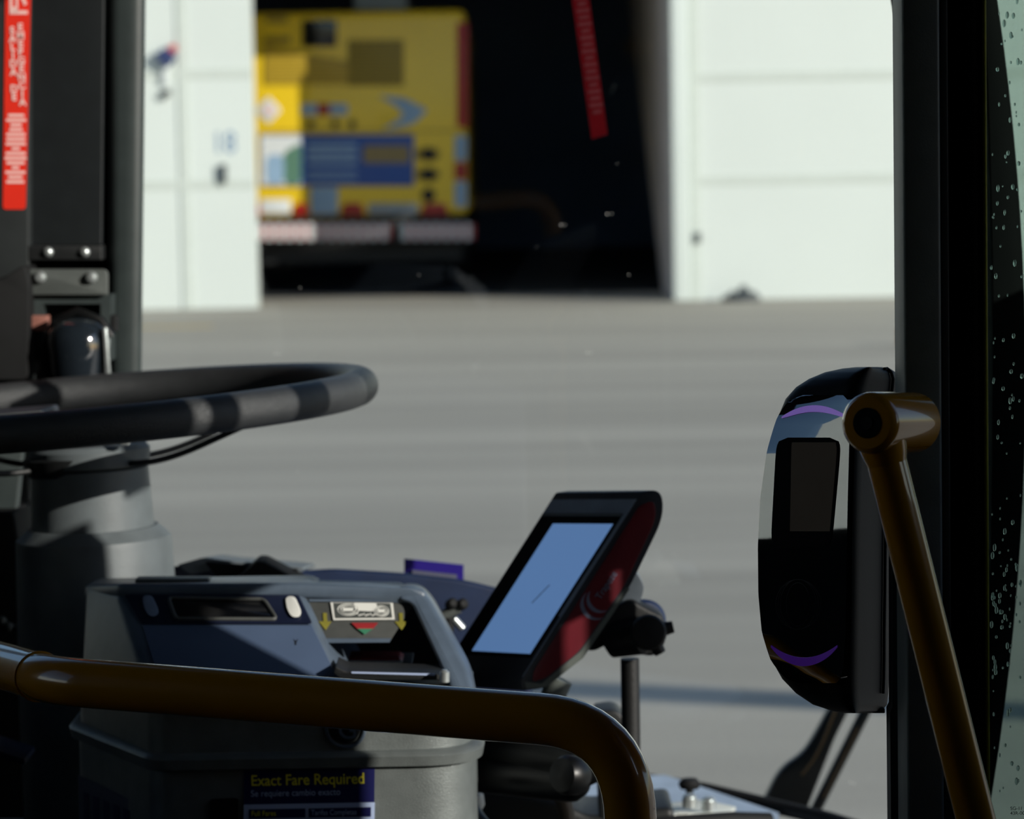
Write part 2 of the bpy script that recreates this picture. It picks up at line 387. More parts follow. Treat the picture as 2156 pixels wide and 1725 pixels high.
hz = bp('hazard_diamond', rc([(565, 203), (592, 232), (565, 261), (538, 232)], 4), 'buswhite', .012)
bp('hazard_mark', rc(rect(557, 224, 576, 240), 5), 'decalpink', .016, 0, hz)
for x0, x1, m in ((634, 668, 'buspale'), (668, 694, 'busred'), (694, 732, 'buspale')):
    bp('sign_tile', rect(x0, 219, x1, 242), m, .015, .002)
for x in (655, 706, 742): bp('latch_button', rc(rect(x-7, 253, x+7, 269), 6), 'busblack', .03, .004)
bp('arrow_emblem', rc([(797, 202), (850, 206), (900, 232), (870, 262), (803, 275), (850, 244), (838, 226)], [4, 12, 4, 14, 4, 6, 6]), 'buspale', .01, .002)
bp('seam', rect(545, 274, 980, 277), 'grilledark', .006, 0)
ad = bp('advert_panel', rect(547, 283, 872, 392), 'adblue', .015, .002)
bp('advert_photo', rect(549, 286, 634, 389), 'buswhite', .018, 0, ad); bp('advert_leaves', rc([(600, 318), (634, 300), (634, 389), (600, 389), (590, 350)], 12), 'adgreen', .021, 0, ad); bp('advert_face', rc(rect(560, 325, 598, 388), 18), 'buspale', .023, 0, ad)
for y in (302, 318, 334): bp('advert_lettering', rc(rect(645, y, 752, y+10), 3), 'buspale', .019, 0, ad)
for y in (358, 374): bp('advert_lettering', rc(rect(645, y, 752, y+6), 2), 'buspale', .018, 0, ad)
bp('advert_caption', rc(rect(765, 306, 862, 344), 4), 'adtan', .019, 0, ad)
bp('advert_caption', rc(rect(800, 352, 866, 384), 8), 'adblue', .019, 0, ad)
for y, m in ((325, 'busblack'), (368, 'busblack'), (411, 'busblack')):
    lamp = lathe('rear_lamp', pt(902, y, YB-.05), pt(902, y, YB-.05)+V((0, 1, 0)), [(0, .05), (.012, .075), (.05, .08)], m, bus)
    if y == 325 or y == 368: bp('lamp_surround', rc(rect(876, y-12, 925, y+12), 10), 'grilledark', .012)
bp('side_marker_strip', rect(962, 48, 985, 268), 'busred', .02, .004)
for y0, y1, m in ((286, 338, 'buspale'), (342, 378, 'busred'), (382, 436, 'buspale')): bp('corner_reflector', rc(rect(957, y0, 983, y1), 3), m, .02, .004)
bp('number_plate', rc(rect(654, 394, 711, 452), 3), 'buspale', .02, .004)
bp('lower_plate', rect(548, 420, 612, 450), 'buswhite', .012); bp('lower_plate', rect(775, 428, 880, 452), 'busgrey', .012)
for x0, x1 in ((535, 550), (616, 652), (716, 768), (885, 945)): bp('red_reflector', rc([(x0+8, 428), (x1-8, 428), (x1, 454), (x0, 454)], 3), 'busred', .03, .004)
bpr = box('bumper', bx0+.05, YB-.10, zpx(512, 760, YB), bx1-.02, YB+.3, zskirt+.01, 'busblack', bus, b=.03)
x = 538
while x < 988:
    if not (812 < x < 838): slab('bumper_stripe', rc(rect(x, 470, x+13, 506), 2), YB-.115, .02, 'buswhite', bpr); slab('bumper_stripe', rc(rect(x+13, 472, x+22, 504), 2), YB-.113, .02, 'busred', bpr)
    x += 22

# ================================================================== BUS SHELL around the camera
WX = 1.0; ZF = .35; ZC = 2.6; YG = 3.62
box('floor', -1.4, -3, ZF-.05, WX, YG, ZF, 'shellfloor', kind='structure')
box('ceiling', -1.4, -3, ZC, WX, YG-.2, ZC+.06, 'shell', kind='structure')
box('wall_rear', -1.4, -3.05, ZF, WX, -3, ZC, 'shell', kind='structure')
YD = 1.525       # front edge of the solid right wall, where the doorway begins
bm = bmesh.new(); bm_box(bm, WX, -3, ZF, WX+.06, YD, ZC); bm_box(bm, WX, YD, 2.42, WX+.06, YG, ZC); 
for b in ((1.80, ZF, 1.8875, 1.70), (1.905, ZF, 1.965, 1.565), (1.8875, ZF, 1.905, 1.512), (1.8875, 1.566, 1.921, 1.70), (1.921, 1.592, 1.928, 1.70), (1.928, 1.565, 1.965, 1.70), (YD, ZF, 2.1, 1.40), (YD, 1.72, 1.735, 1.83), (YD, 1.83, 1.637, 2.43), (1.657, 1.83, 1.69, 2.43), (1.775, 1.835, 1.83, 1.95)):
    bm_box(bm, WX, b[0], b[1], WX+.004, b[2], b[3])  # unseen plates and slots added to shape sun patches and shadow stripes
finish('wall_right_gobo', bm, 'shell', kind='structure')
bm = bmesh.new(); bm_box(bm, -1.46, -3, ZF, -1.4, 1.6, ZC); bm_box(bm, -1.46, 1.6, ZF, -1.4, 2.34, 1.28); bm_box(bm, -1.46, 1.6, 2.16, -1.4, 2.34, ZC); bm_box(bm, -1.46, 2.34, ZF, -1.4, YG, ZC)
finish('wall_left', bm, 'shell', kind='structure')
box('window_2', -1.435, 1.6, 1.28, -1.43, 2.34, 2.16, 'glassside', kind='structure')
# windscreen and its lower seal
zs = pt(1600, 1690, YG).z
def wsy(z): return YG - .10*(z-1.0)
prism('window_1', [(-1.4, wsy(.7), .7), (WX, wsy(.7), .7), (WX, wsy(2.6), 2.6), (-1.4, wsy(2.6), 2.6)], (0, .008, 0), 'glasswind', kind='structure')
sA, sB = pt(1485, 1664, 3.52), pt(1740, 1724, 3.36)
tube('trim_10', [pt(1200, 1618, 3.55), sA, sB, pt(2160, 1850, 3.05)], .0085, 'rubber', kind='structure')
box('wall_front_panel', -1.4, YG-.04, 0.2, WX, YG+.02, .68, 'shell', kind='structure')

# left pillar
PY = 3.3
def psl(name, poly, m, dy=0, d=.05, b=.003, parent=None): return slab(name, poly, PY+dy, d, m, parent, b=b, **({} if parent else {'kind': 'structure'}))
psl('pillar_left', [(-160, -1700), (62, -1700), (62, 1150), (-160, 1150)], 'pillardark', .0, .22)
prism('pillar_left.001', sh([(222, -1700), (324, -1700), (304, 300), (296, 1000), (230, 1000)], PY+.02), (-.034, .25, 0), 'pillar', b=.012, kind='structure')
prism('pillar_left.002', sh(rect(50, -1700, 232, 1000), PY+.06), (-.03, .16, 0), 'blackmatte', b=.003, kind='structure')
pp = psl('pillar_panel', rc([(63, -1500), (236, -1500), (214, 516), (60, 516)], 4), 'pillarpanel', .02, .05)
# the riveted bar under the panel, its bolts
rb = thing('riveted_bar', pt(140, 548, PY), 'black bar with two round bolts across the left pillar above the grey bracket', 'bar')
slab('bar', rc(rect(60, 517, 214, 548), 3), PY+.0, .06, 'black', rb, b=.002)
for x in (102, 179):
    bm = bmesh.new(); bm_tube2(bm, pt(x, 531, PY+.001), V((0, -1, 0)), [(0, .0055), (.003, .0055), (.0055, .004), (.0065, .0015)], 20); finish('bolt', bm, 'steel', rb)
# emergency exit sticker
es = thing('emergency_exit_sticker', pt(33, 440, PY), 'tall red emergency exit sticker with white Spanish lettering on the left pillar', 'sticker')
slab('backing', rc([(12, -60), (66, -60), (54, 441), (6, 441)], 8), PY-.001, .0012, 'decalred', es)
TY = PY-.0014
text('lettering', 'S\nA\nL\nI\nD\nA\n\nD\nE', pt(26, 71, TY), (1, 0, 0), (-.02, 0, 1), .0106, 'decalpink', es, 'CENTER', line=.83, bold=.0004)
text('lettering', 'E\nM\nE\nR\nG\nE\nN\nC\nI\nA', pt(43, 64, TY), (1, 0, 0), (-.018, 0, 1), .0106, 'decalpink', es, 'CENTER', line=.83, bold=.0004)
bm = bmesh.new()
for i, wd in enumerate((34, 42, 24, 28, 40, 40, 42, 18, 42, 46, 38, 16, 42, 30, 38)):
    y = 240+i*10; cx = 34-i*.14; bm_prism(bm, sh(rc(rect(cx-wd/2, y, cx+wd/2, y+6), 2, 2), TY), (0, .0005, 0))
finish('small_print', bm, 'decalpink', es)
bm = bmesh.new()
for poly in (rect(20, -60, 26, 30), rect(20, 22, 58, 30), rect(33, -60, 38, 22), [(34, -30), (40, -30), (57, 8), (51, 12)], rc(rect(24, 14, 38, 28), 5)):
    bm_prism(bm, sh(poly, TY), (0, .0005, 0))
finish('pictogram', bm, 'decalpink', es)
# bracket with glossy housing
hb = thing('bracket_housing', pt(150, 780, PY), 'grey bracket with two shiny bolts carrying a dark box and glossy domed housing', 'bracket')
br = slab('bracket_plate', rc([(46, 567), (227, 567), (227, 621), (48, 621)], [14, 14, 2, 2]), PY-.03, .006, 'bracket', hb, b=.0015)
for x in (85, 193):
    bm = bmesh.new(); bm_tube2(bm, pt(x, 584, PY-.03), V((0, -1, 0)), [(0, .0062), (.004, .0062), (.007, .0045), (.008, .002)], 6 if False else 20); finish('bolt', bm, 'steel', br)
bm = bmesh.new()
for r_ in (rect(70, 621, 92, 760), rect(212, 621, 233, 760), rect(92, 621, 212, 640), rect(92, 700, 212, 720)): bm_prism(bm, sh(r_, PY-.02), (0, .05, 0))
finish('frame_box', bm, 'pillar', hb); slab('recess_panel', rect(90, 636, 214, 704), PY+.01, .01, 'blackmatte', hb)
slab('side_tab', rc(rect(64, 665, 100, 698), 3), PY-.035, .02, 'copper', hb, b=.001)
dm = pt(168, 800, PY-.06)
lathe('domed_housing', dm, dm+V((0.0, 0, 1)), [(0, .030), (.02, .032), (.04, .0335), (.052, .031), (.060, .024), (.065, .012), (.0665, .001)], 'domegloss', hb)
bm = bmesh.new(); bm_tube(bm, [dm+V((-.034, .0, 0)), dm+V((-.034, 0, .04)), dm+V((-.024, 0, .062)), dm+V((0, 0, .072)), dm+V((.024, 0, .062)), dm+V((.034, 0, .045))], .005, 12); finish('dome_rim', bm, 'blackgloss', hb)
slab('thumb_screw', rc(rect(228, 664, 246, 700), 4), PY-.02, .02, 'rubber', hb, b=.002)
slab('glossy_edge', [(216, 690), (224, 690), (232, 800), (222, 800)], PY-.085, .01, 'steel', hb, b=.001)
# dark moulding left of the bracket
prism('pillar_left.003', sh(rc([(-160, 590), (0, 590), (52, 556), (60, 600), (60, 800), (-160, 800)], 16), PY-.06), (0, .08, 0), 'rubber', kind='structure', b=.003)

# ------------------------------------------------------------------ steering column and wheel
YC = 2.88
ca, cb = pt(186, 920, YC), pt(216, 1500, YC)
axc = (ca-cb).normalized(); L0 = (ca-cb).length; rpx = YC/F_
colm = thing('steering_column', V((cb.x, cb.y, ZF)), 'grey plastic steering column with wider boot below the wheel', 'steering column')
t1 = L0*(1500-1112)/580; t0 = L0*(1500-1130)/580
lathe('lower_boot', cb-axc*.35, ca, [(0, .080), (.35, 176*rpx), (.35+t0-.006, 165*rpx), (.35+t0, 163*rpx), (.35+t0+.010, 138*rpx), (.35+t0+.010, 125*rpx)], 'column', colm, 56)
lathe('upper_shroud', cb, ca, [(t0-.01, 131*rpx), (L0*(1500-985)/580, 123*rpx), (L0*(1500-984)/580, 100*rpx)], 'column', colm, 56)
sw = thing('steering_wheel', ca, 'large black grained steering wheel with thin spokes, cut by the left edge', 'steering wheel')
lathe('collar', cb, ca, [(L0*(1500-984)/580, 112*rpx), (L0*(1500-978)/580, 126*rpx), (L0*(1500-945)/580, 129*rpx), (L0*(1500-935)/580, 120*rpx), (L0*(1500-925)/580, 60*rpx)], 'column', sw, 48)
slab('collar_clip', rc(rect(252, 925, 272, 938), 3), YC-.061, .01, 'steel', sw, b=.001)
cw = pt(165, 861, YC); R_ = 598*rpx
e1 = V((math.cos(math.radians(3.6)), 0, math.sin(math.radians(3.6)))); e2 = V((0, math.cos(math.radians(-.4)), math.sin(math.radians(-.4))))
tube('rim', [cw+e1*R_*math.cos(2*math.pi*k/96)+e2*R_*math.sin(2*math.pi*k/96) for k in range(96)], .0168, 'leather', sw, 24, closed=True)
hubp = cw - e1.cross(e2)*.052
lathe('hub', hubp-e1.cross(e2)*.012, cw, [(0, .03), (.004, .052), (.02, .056), (.026, .045)], 'black', sw, 48)
for ang in (-36, -144, 36, 144):
    d = e1*math.cos(math.radians(ang))+e2*math.sin(math.radians(ang))
    tube('spoke', fillet([hubp+d*.03, hubp+d*.10, cw+d*R_], .05), .0029, 'black', sw, 12)
cc = cw-e1*.07+e2*(R_*.55)
prism('horn_pad', [cw+e1*(-.16)+e2*.10, cw+e1*(-.032)+e2*.10, cw+e1*(-.040)+e2*.02, cw+e1*(-.16)+e2*.02], (0, 0, -.020), 'tablet', sw, b=.004)
prism('horn_pad_trim', [cw+e1*(-.16)+e2*.017, cw+e1*(-.036)+e2*.017, cw+e1*(-.036)+e2*.011, cw+e1*(-.16)+e2*.011], (0, 0, -.005), 'bracket', sw, b=.0015)

# ------------------------------------------------------------------ dashboard
ds = thing('dashboard', pt(700, 1500, 3.25), 'dark blue moulded dashboard in front of the windscreen behind the farebox', 'dashboard')
prism('cowl', sh(rc([(320, 1204), (372, 1190), (640, 1200), (700, 1196), (850, 1205), (975, 1219), (1060, 1240), (1120, 1262), (1120, 1560), (320, 1560)], [0, 10, 20, 20, 30, 30, 10, 10, 0, 0]), 3.02), (0, .42, -.10), 'dash', ds, b=.008)
prism('instrument_hood', sh(rc([(372, 1190), (428, 1174), (470, 1180), (640, 1195), (636, 1206), (470, 1198), (400, 1210)], 8), 3.0), (0, .18, -.02), 'dashgrey', ds, b=.004)
slab('instrument_recess', rc([(430, 1184), (630, 1200), (600, 1230), (470, 1230)], 8), 2.992, .02, 'blackmatte', ds)
prism('display_visor', sh(rc([(490, 1228), (540, 1183), (556, 1184), (640, 1228)], 6), 2.95), (0, .05, 0), 'blackmatte', ds, b=.003)
box('front_apron', -1.3, 3.06, ZF, -.08, 3.5, pt(700, 1690, 3.25).z, 'blackmatte', ds)
cd = thing('dash_card', pt(914, 1215, 3.12), 'small purple-blue card standing on the dashboard top', 'card')
slab('card', [(851, 1177), (976, 1190), (976, 1222), (851, 1214)], 3.12, .003, 'cardblue', cd); slab('clip', [(868, 1201), (962, 1211), (962, 1222), (868, 1214)], 3.115, .004, 'cardgrey', cd)
tl = thing('lever_switch', pt(950, 1330, 2.9), 'small grey lever switch with chrome tip between farebox and terminal', 'switch')
tube('lever', [pt(916, 1308, 2.9), pt(965, 1279, 2.9)], .006, 'bracket', tl, 12)
for x, y in ((948, 1274), (970, 1275)): lathe('cap', pt(x, y, 2.9), pt(x, y, 2.9)+V((.3, -.9, .3)), [(0, .0055), (.008, .0055), (.011, .003)], 'rubber', tl, 16)
tube('stalk', [pt(946, 1300, 2.9), pt(940, 1340, 2.9)], .006, 'rubber', tl, 12); tube('chrome_tip', [pt(956, 1304, 2.88), pt(974, 1324, 2.88)], .0038, 'steel', tl, 12)

# driver's side console, dark, at the left edge
cs = thing('side_console', pt(0, 1500, 2.95), 'dark driver side console with small switches at the left edge', 'console')
prism('housing', sh(rc([(-200, 1080), (30, 1080), (44, 1180), (42, 1290), (66, 1340), (66, 1725), (-200, 1725)], 10), 3.02), (0, .12, 0), 'blackmatte', cs, b=.004)
slab('switch_panel', rc([(-100, 1330), (60, 1320), (66, 1352), (-100, 1362)], 4), 3.012, .01, 'black', cs)
for x, y in ((5, 1309), (20, 1322), (40, 1323), (-10, 1318)): lathe('switch', pt(x, y, 3.015), pt(x, y, 3.015)+V((0, -1, .4)), [(0, .005), (.006, .0045), (.008, .002)], 'bracket', cs, 14)
slab('pale_panel', rc([(-200, 930), (48, 945), (34, 1082), (-200, 1078)], 5), 3.06, .02, 'pillar', cs, b=.003)
slab('lower_ledge', rc([(-200, 1515), (0, 1583), (52, 1600), (52, 1612), (-200, 1540)], 3), 2.7, .06, 'dash', cs, b=.002)

# ================================================================== FAREBOX
fb = thing('farebox', V((-.2, 2.55, ZF)), 'grey metal bus farebox with sloped display head and exact fare sticker', 'farebox')
YF = 2.45
xl, xr = pt(325, 1600, YF).x, pt(1000, 1600, YF).x; xl2 = pt(163, 1540, 2.60).x
def plan(off=0, dx=0):
    P = [(xl-off*.3, YF-off), (xr+off, YF-off), (xr+off, 2.605+off), (xl2-off+.06, 2.74+off), (xl2-off, 2.74+off), (xl2-off, 2.60-off*.6)]
    return rc(P, [.016, .05, .02, .02, .01, .012], 8)
def ring(off, z): return [V((x, y, z)) for x, y in plan(off)]
zf0 = pt(660, 1618, YF).z; zf1 = pt(660, 1588, YF).z; ztp = pt(660, 1480, YF).z
body = loft('body', [ring(0, ZF), ring(0, zf0+.004)], 'farebox', fb)
loft('flange', [ring(.002, zf0), ring(.006, zf0+.0015), ring(.0075, zf1-.002), ring(.006, zf1), ring(.001, zf1+.002)], 'farebox', fb)
loft('collar', [ring(-.002, zf1), ring(-.002, ztp)], 'farebox', fb)
slab('lock_recess', rc([(441, 1684), (502, 1681), (502, 1800), (441, 1800)], 8), YF-.0015, .003, 'blackmatte', fb)
# round lock emblem on the collar
lc = pt(728, 1534, YF+.002)
bm = bmesh.new(); bm_tube(bm, [lc+V((math.cos(2*math.pi*k/48)*.0150, -.001, math.sin(2*math.pi*k/48)*.0150)) for k in range(48)], .0016, 12, closed=True)
lk = finish('lock_ring', bm, 'farehead', fb)
lathe('lock_core', lc, lc+V((0, -1, 0)), [(0, .0115), (.003, .0115), (.004, .010)], 'black', lk); text('lock_letter', 'G', lc+V((-.0065, -.0045, -.0075)), (1, 0, 0), (0, 0, 1), .022, 'farehead', lk, ext=.0006)
# front sticker
YS = YF-.0008
st = thing('fare_sticker', pt(650, 1725, YS), 'navy sticker reading Exact Fare Required on the front of the farebox', 'sticker')
slab('backing', [(513, 1620), (789, 1617), (787, 1800), (513, 1800)], YS, .0012, 'navyprint', st)
s1 = (pt(765, 1656, YS)-pt(528, 1660, YS))
text('heading', 'Exact Fare Required', pt(528, 1655, YS-.0002), (1, 0, 0.004), (0, 0, 1), .0125, 'yellowprint', st, fit=s1.length, bold=.00012)
text('subheading', 'Se requiere cambio exacto', pt(528, 1678, YS-.0002), (1, 0, 0.004), (0, 0, 1), .0075, 'lightprint', st, fit=s1.length*188/237)
slab('table', [(513, 1695), (789, 1690), (787, 1800), (513, 1800)], YS-.0004, .0006, 'lightprint', st)
slab('table_cell', [(524, 1705), (643, 1703), (643, 1722), (524, 1724)], YS-.0008, .0006, 'navyprint', st); slab('table_cell', [(650, 1703), (781, 1700), (781, 1720), (650, 1722)], YS-.0008, .0006, 'navyprint', st)
text('cell_heading', 'Full Fares', pt(529, 1719, YS-.001), (1, 0, 0), (0, 0, 1), .0062, 'yellowprint', st, fit=.0195); text('cell_heading', 'Tarifas Completas', pt(655, 1717, YS-.001), (1, 0, 0), (0, 0, 1), .0062, 'lightprint', st, fit=.0365)
bm = bmesh.new()
for yy in (1732, 1745, 1758): bm_prism(bm, sh(rect(528, yy, 775, yy+4), YS-.0008), (0, .0004, 0))
finish('table_rows', bm, 'navyprint', st)
# faded sticker on the box's left face
a0, a1 = V((xl2-.0005, 2.60, 0)), V((xl-.0005, YF+.012, 0))
dd = (a1-a0); nn = V((dd.y, -dd.x, 0)).normalized()
if nn.x > 0: nn = -nn
def side(u, z): return a0+dd*u+nn*.003+V((0, 0, z))
z0 = pt(165, 1628, 2.6).z; z1 = pt(290, 1725, YF).z-.03
ss = thing('notice_sticker', side(.5, z1), 'dim ruled notice sticker on the left face of the farebox', 'sticker')
prism('backing', [side(.05, z0), side(.92, z0-.004), side(.92, z1), side(.05, z1)], nn*.0006, 'cardgrey', ss)
bm = bmesh.new()
for i in range(6): u = .12+i*.13; bm_prism(bm, [side(u, z0-.012)+nn*.0006, side(u+.07, z0-.0125)+nn*.0006, side(u+.07, z1)+nn*.0006, side(u, z1)+nn*.0006], nn*.0004)
finish('table_columns', bm, 'navyprint', ss)
# sloped head
def S(y): return 2.60-.13*(y-1235)/215
def Sb(o): return lambda y: S(y)-o
bm = bmesh.new()
bot = [pt(325, 1484, S(1484)), pt(712, 1484, S(1484))]
LT, RTp = pt(246, 1246, S(1246)), pt(640, 1250, S(1250))
BLk, BRk = pt(330, 1492, S(1492)), pt(735, 1492, S(1492))
bkz = LT.z
ring_t = [LT, RTp, V((RTp.x, 2.77, bkz-.012)), V((pt(186, 1240, 2.74).x, 2.77, bkz-.012)), V((pt(182, 1244, 2.70).x, 2.70, bkz-.006))]
ring_b = [BLk, BRk, V((BRk.x, 2.77, BLk.z)), V((xl2+.004, 2.77, BLk.z)), V((xl2+.004, 2.60, BLk.z))]
bm_loft(bm, [ring_b, ring_t]); bmesh.ops.recalc_face_normals(bm, faces=bm.faces); bev(bm, .008, 3, 25)
head = finish('head', bm, 'farehead', fb)
# top cap
bm = bmesh.new()
cp = [pt(248, 1229, 2.588), pt(640, 1228, 2.588), pt(866, 1228, 2.588), pt(900, 1246, 2.588), pt(884, 1246, 2.72), pt(846, 1221, 2.74), pt(500, 1217, 2.76), pt(196, 1219, 2.76), pt(178, 1232, 2.70)]
bm_prism(bm, cp, (0, 0, -.0125)); bmesh.ops.recalc_face_normals(bm, faces=bm.faces); bev(bm, .005, 3); finish('top_cap', bm, 'farehead', fb)
slab('top_handle', rc([(284, 1220), (440, 1219), (440, 1230), (284, 1231)], 4), 2.66, .02, 'bracket', fb, b=.002)
# right arm framing the bill recess
arm = rc([(836, 1234), (876, 1232), (904, 1258), (990, 1415), (1004, 1492), (952, 1492), (938, 1428), (866, 1270), (836, 1262)], [0, 20, 25, 30, 0, 0, 10, 14, 0])
prism('arm', sh(arm, Sb(.0)), (0, .10, -.012), 'farehead', fb, b=.005)
# recess
slab('recess_back', rc([(600, 1250), (900, 1250), (925, 1400), (930, 1500), (640, 1500)], 2), 2.70, .01, 'blackmatte', fb)
YP = lambda y: 2.593-(y-1262)*.0004
def YPo(o): return lambda y: YP(y)-o
bpnl = slab('bill_panel', rc([(640, 1256), (876, 1260), (868, 1276), (820, 1353), (686, 1354), (648, 1270)], 4), YP, .008, 'greypanel', fb, b=.001)
slab('panel_lip', [(650, 1262), (868, 1264), (864, 1268), (651, 1267)], YPo(.002), .003, 'farehead', bpnl)
slab('panel_lip', [(686, 1345), (824, 1345), (820, 1353), (686, 1354)], YPo(.002), .003, 'farehead', bpnl)
bill = slab('bill_picture', [(696, 1269), (827, 1270), (831, 1305), (702, 1306)], YPo(.0025), .001, 'white', bpnl)
bm = bmesh.new()
bm_prism(bm, sh([(702, 1270), (822, 1271), (826, 1301), (706, 1302)], YPo(.0030)), (0, .0004, 0)); finish('bill_field', bm, 'greyink', bill)
bm = bmesh.new()
bm_prism(bm, sh(rc([(742, 1270), (796, 1271), (788, 1288), (752, 1286)], 8), YPo(.0034)), (0, .0004, 0))
for cx, cy, rx, ry in ((733, 1284, 22, 12), (803, 1287, 15, 11)):
    for q in (1, .72): 
        ro = [(cx+rx*q*math.cos(t*math.pi/12), cy+ry*q*math.sin(t*math.pi/12)) for t in range(24)]; P3 = sh(ro, YPo(.0034))
        bm_tube(bm, P3, .0004, 6, closed=True)
    bm_prism(bm, sh(rect(cx-rx*.5, cy-4, cx+rx*.5, cy+3), YPo(.0034)), (0, .0004, 0))
for i in range(6): bm_tube(bm, sh([(752+i*7, 1292+(i % 2)*3), (756+i*7, 1297-(i % 2)*3), (760+i*7, 1294)], YPo(.0034)), .0004, 6)
finish('bill_engraving', bm, 'white', bill)
for dx in (0, 160): slab('arrow_print', [(680+dx, 1291), (688+dx, 1291), (689+dx, 1309), (698+dx, 1309), (686+dx, 1327), (671+dx, 1309), (681+dx, 1309)], YPo(.0012), .0012, 'olive', bpnl)
slab('insert_mark', [(740, 1312), (796, 1312), (786, 1324), (752, 1324)], YPo(.0025), .002, 'redprint', bpnl); slab('insert_mark', [(752, 1324), (786, 1324), (768, 1336)], YPo(.0025), .002, 'greenprint', bpnl)
# slot below, tray, bars
slab('tray', rc([(700, 1398), (868, 1398), (862, 1416), (712, 1416)], 3), 2.60, .06, 'greypanel', fb, b=.001)
tr = slab('tray_red_strip', [(694, 1386), (840, 1387), (850, 1396), (702, 1396)], 2.61, .04, 'redprint', fb, b=.001)
slab('tray_white_strip', [(706, 1394), (846, 1395), (846, 1399), (706, 1399)], 2.598, .01, 'white', fb)
prism('tray_lip', sh(rc([(706, 1404), (730, 1415), (945, 1421), (947, 1433), (722, 1432), (702, 1418)], 3), 2.47), (0, .05, 0), 'black', fb, b=.0015)
slab('lip_print', [(740, 1415), (915, 1419), (915, 1423), (740, 1418)], 2.469, .001, 'lightprint', fb)
lathe('hinge_pin', pt(936, 1436, 2.46), pt(936, 1424, 2.46), [(0, .004), (.008, .004), (.010, .002)], 'steel', fb, 16)
# panels on the head
Sp = Sb(.0035)
slab('front_panel', rc([(300, 1317), (656, 1317), (708, 1425), (722, 1488), (352, 1488)], 3), Sp, .004, 'farepanel', fb, b=.0008)
dp = slab('display_panel', rc([(262, 1252), (628, 1254), (657, 1314), (299, 1314)], 5), Sb(.0045), .005, 'navy', fb, b=.0008)
fr_ = [(354, 1259), (556, 1262), (583, 1304), (370, 1303)]
bm = bmesh.new(); ro = rc(fr_, 10); bm_tube(bm, sh(ro, Sb(.006)), .0016, 8, closed=True); finish('display_frame', bm, 'greypanel', dp)
slab('display_window', rc([(358, 1261), (553, 1264), (580, 1302), (373, 1301)], 8), Sb(.0048), .001, 'display', dp)
def pill(cx, cy):
    return rc([(cx-17, cy-22), (cx+3, cy-22), (cx+17, cy+10), (cx+14, cy+21), (cx-3, cy+21), (cx-13, cy+4)], 9)
slab('button', pill(316, 1277), Sb(.0085), .005, 'greybtn', dp, b=.001); slab('button', pill(617, 1279), Sb(.0085), .005, 'white', dp, b=.001)['label'] = 'white button'
slab('keyhole_mark', [(617, 1345), (622, 1350), (628, 1345), (624, 1353), (624, 1361), (620, 1361), (620, 1353)], Sb(.0042), .001, 'blackmatte', fb)

# ================================================================== YELLOW GUARD RAIL
rail = [pt(-260, 1322, 2.62), pt(-40, 1386, 2.34), pt(112, 1434, 2.20), pt(1235, 1527, 2.03), pt(1352, 1640, 2.03), pt(1352, 2100, 2.03)]
ra, rb_ = rail[3], pt(1355, 1545, 2.03)
RR = .0176
p_ = [rail[0], rail[2], pt(1322, 1529, 2.03), pt(1353, 2500, 2.03)]
p_[3].z = ZF; p_[3].x = pt(1353, 1700, 2.03).x
gpath = fillet([p_[0], p_[1], p_[2], p_[3]], {1: .03, 2: .062}, 12)
gr_ = thing('guard_rail', V((p_[3].x, 2.03, ZF)), 'thick glossy yellow tube guard rail bending down in front of the farebox', 'rail')
tube('tube', gpath, RR, 'yellow', gr_, 48)
lathe('floor_flange', (p_[3].x, 2.03, ZF), (p_[3].x, 2.03, ZF+1), [(0, .045), (.006, .045), (.01, .02)], 'yellow', gr_)
jn = (p_[1]-p_[0]).normalized()
bm = bmesh.new(); bm_tube2(bm, p_[1]-jn*.034, jn, [(0, RR+.0002), (.0004, RR+.0012), (.0022, RR+.0012), (.0026, RR+.0002)], 40); finish('joint_ring', bm, 'yellow', gr_)

# ================================================================== TERMINAL AND ITS MOUNT
YT = 2.64
prof = rc([(1352, 1036), (1396, 1030), (1400, 1090), (1330, 1234), (1228, 1388), (1150, 1450), (1100, 1456), (1098, 1432)], [4, 30, 40, 20, 20, 16, 8, 3], 7)
E = V((-.074, .085, -.0085))
tb = thing('data_terminal', pt(1150, 1455, YT), 'tilted driver terminal with pale blue screen and dark red side', 'terminal')
ev = (pt(1098, 1432, YT)-pt(1352, 1036, YT)).normalized(); nf = E.cross(ev).normalized()
if nf.y > 0 and nf.x > 0: nf = -nf
if nf.x > 0: nf = -nf
prism('housing', sh(prof, YT), E, 'tablet', tb, b=.0035)
inset = rc([(1346, 1066), (1378, 1052), (1382, 1092), (1318, 1228), (1218, 1374), (1146, 1430), (1120, 1436), (1124, 1412)], [8, 20, 30, 20, 20, 14, 8, 8], 6)
sd = prism('side_panel', sh(inset, YT-.0008), (0, .002, 0), 'tabletred', tb, b=.0005)
prism('edge_band', sh([(1105, 1436), (1140, 1440), (1222, 1372), (1300, 1262), (1318, 1236), (1326, 1240), (1228, 1386), (1150, 1447), (1108, 1452)], YT-.0004), (0, .002, 0), 'tabletgrey', tb)
TR, BR_ = pt(1352, 1038, YT), pt(1100, 1432, YT)
def ff(u, v, o=0): return TR+(BR_-TR)*v+E*u+nf*o
scr = [ff(.10, .165), ff(.90, .165), ff(.84, .86), ff(.10, .86)]
prism('front_face_lit', [ff(.012, .035, -.0003), ff(.985, .035, -.0003), ff(.985, .985, -.0003), ff(.012, .985, -.0003)], nf*.0008, 'tabletlit', tb)
prism('screen_bezel', [ff(.055, .115, .0003), ff(.97, .115, .0003), ff(.97, .885, .0003), ff(.055, .885, .0003)], nf*.001, 'blackmatte', tb)
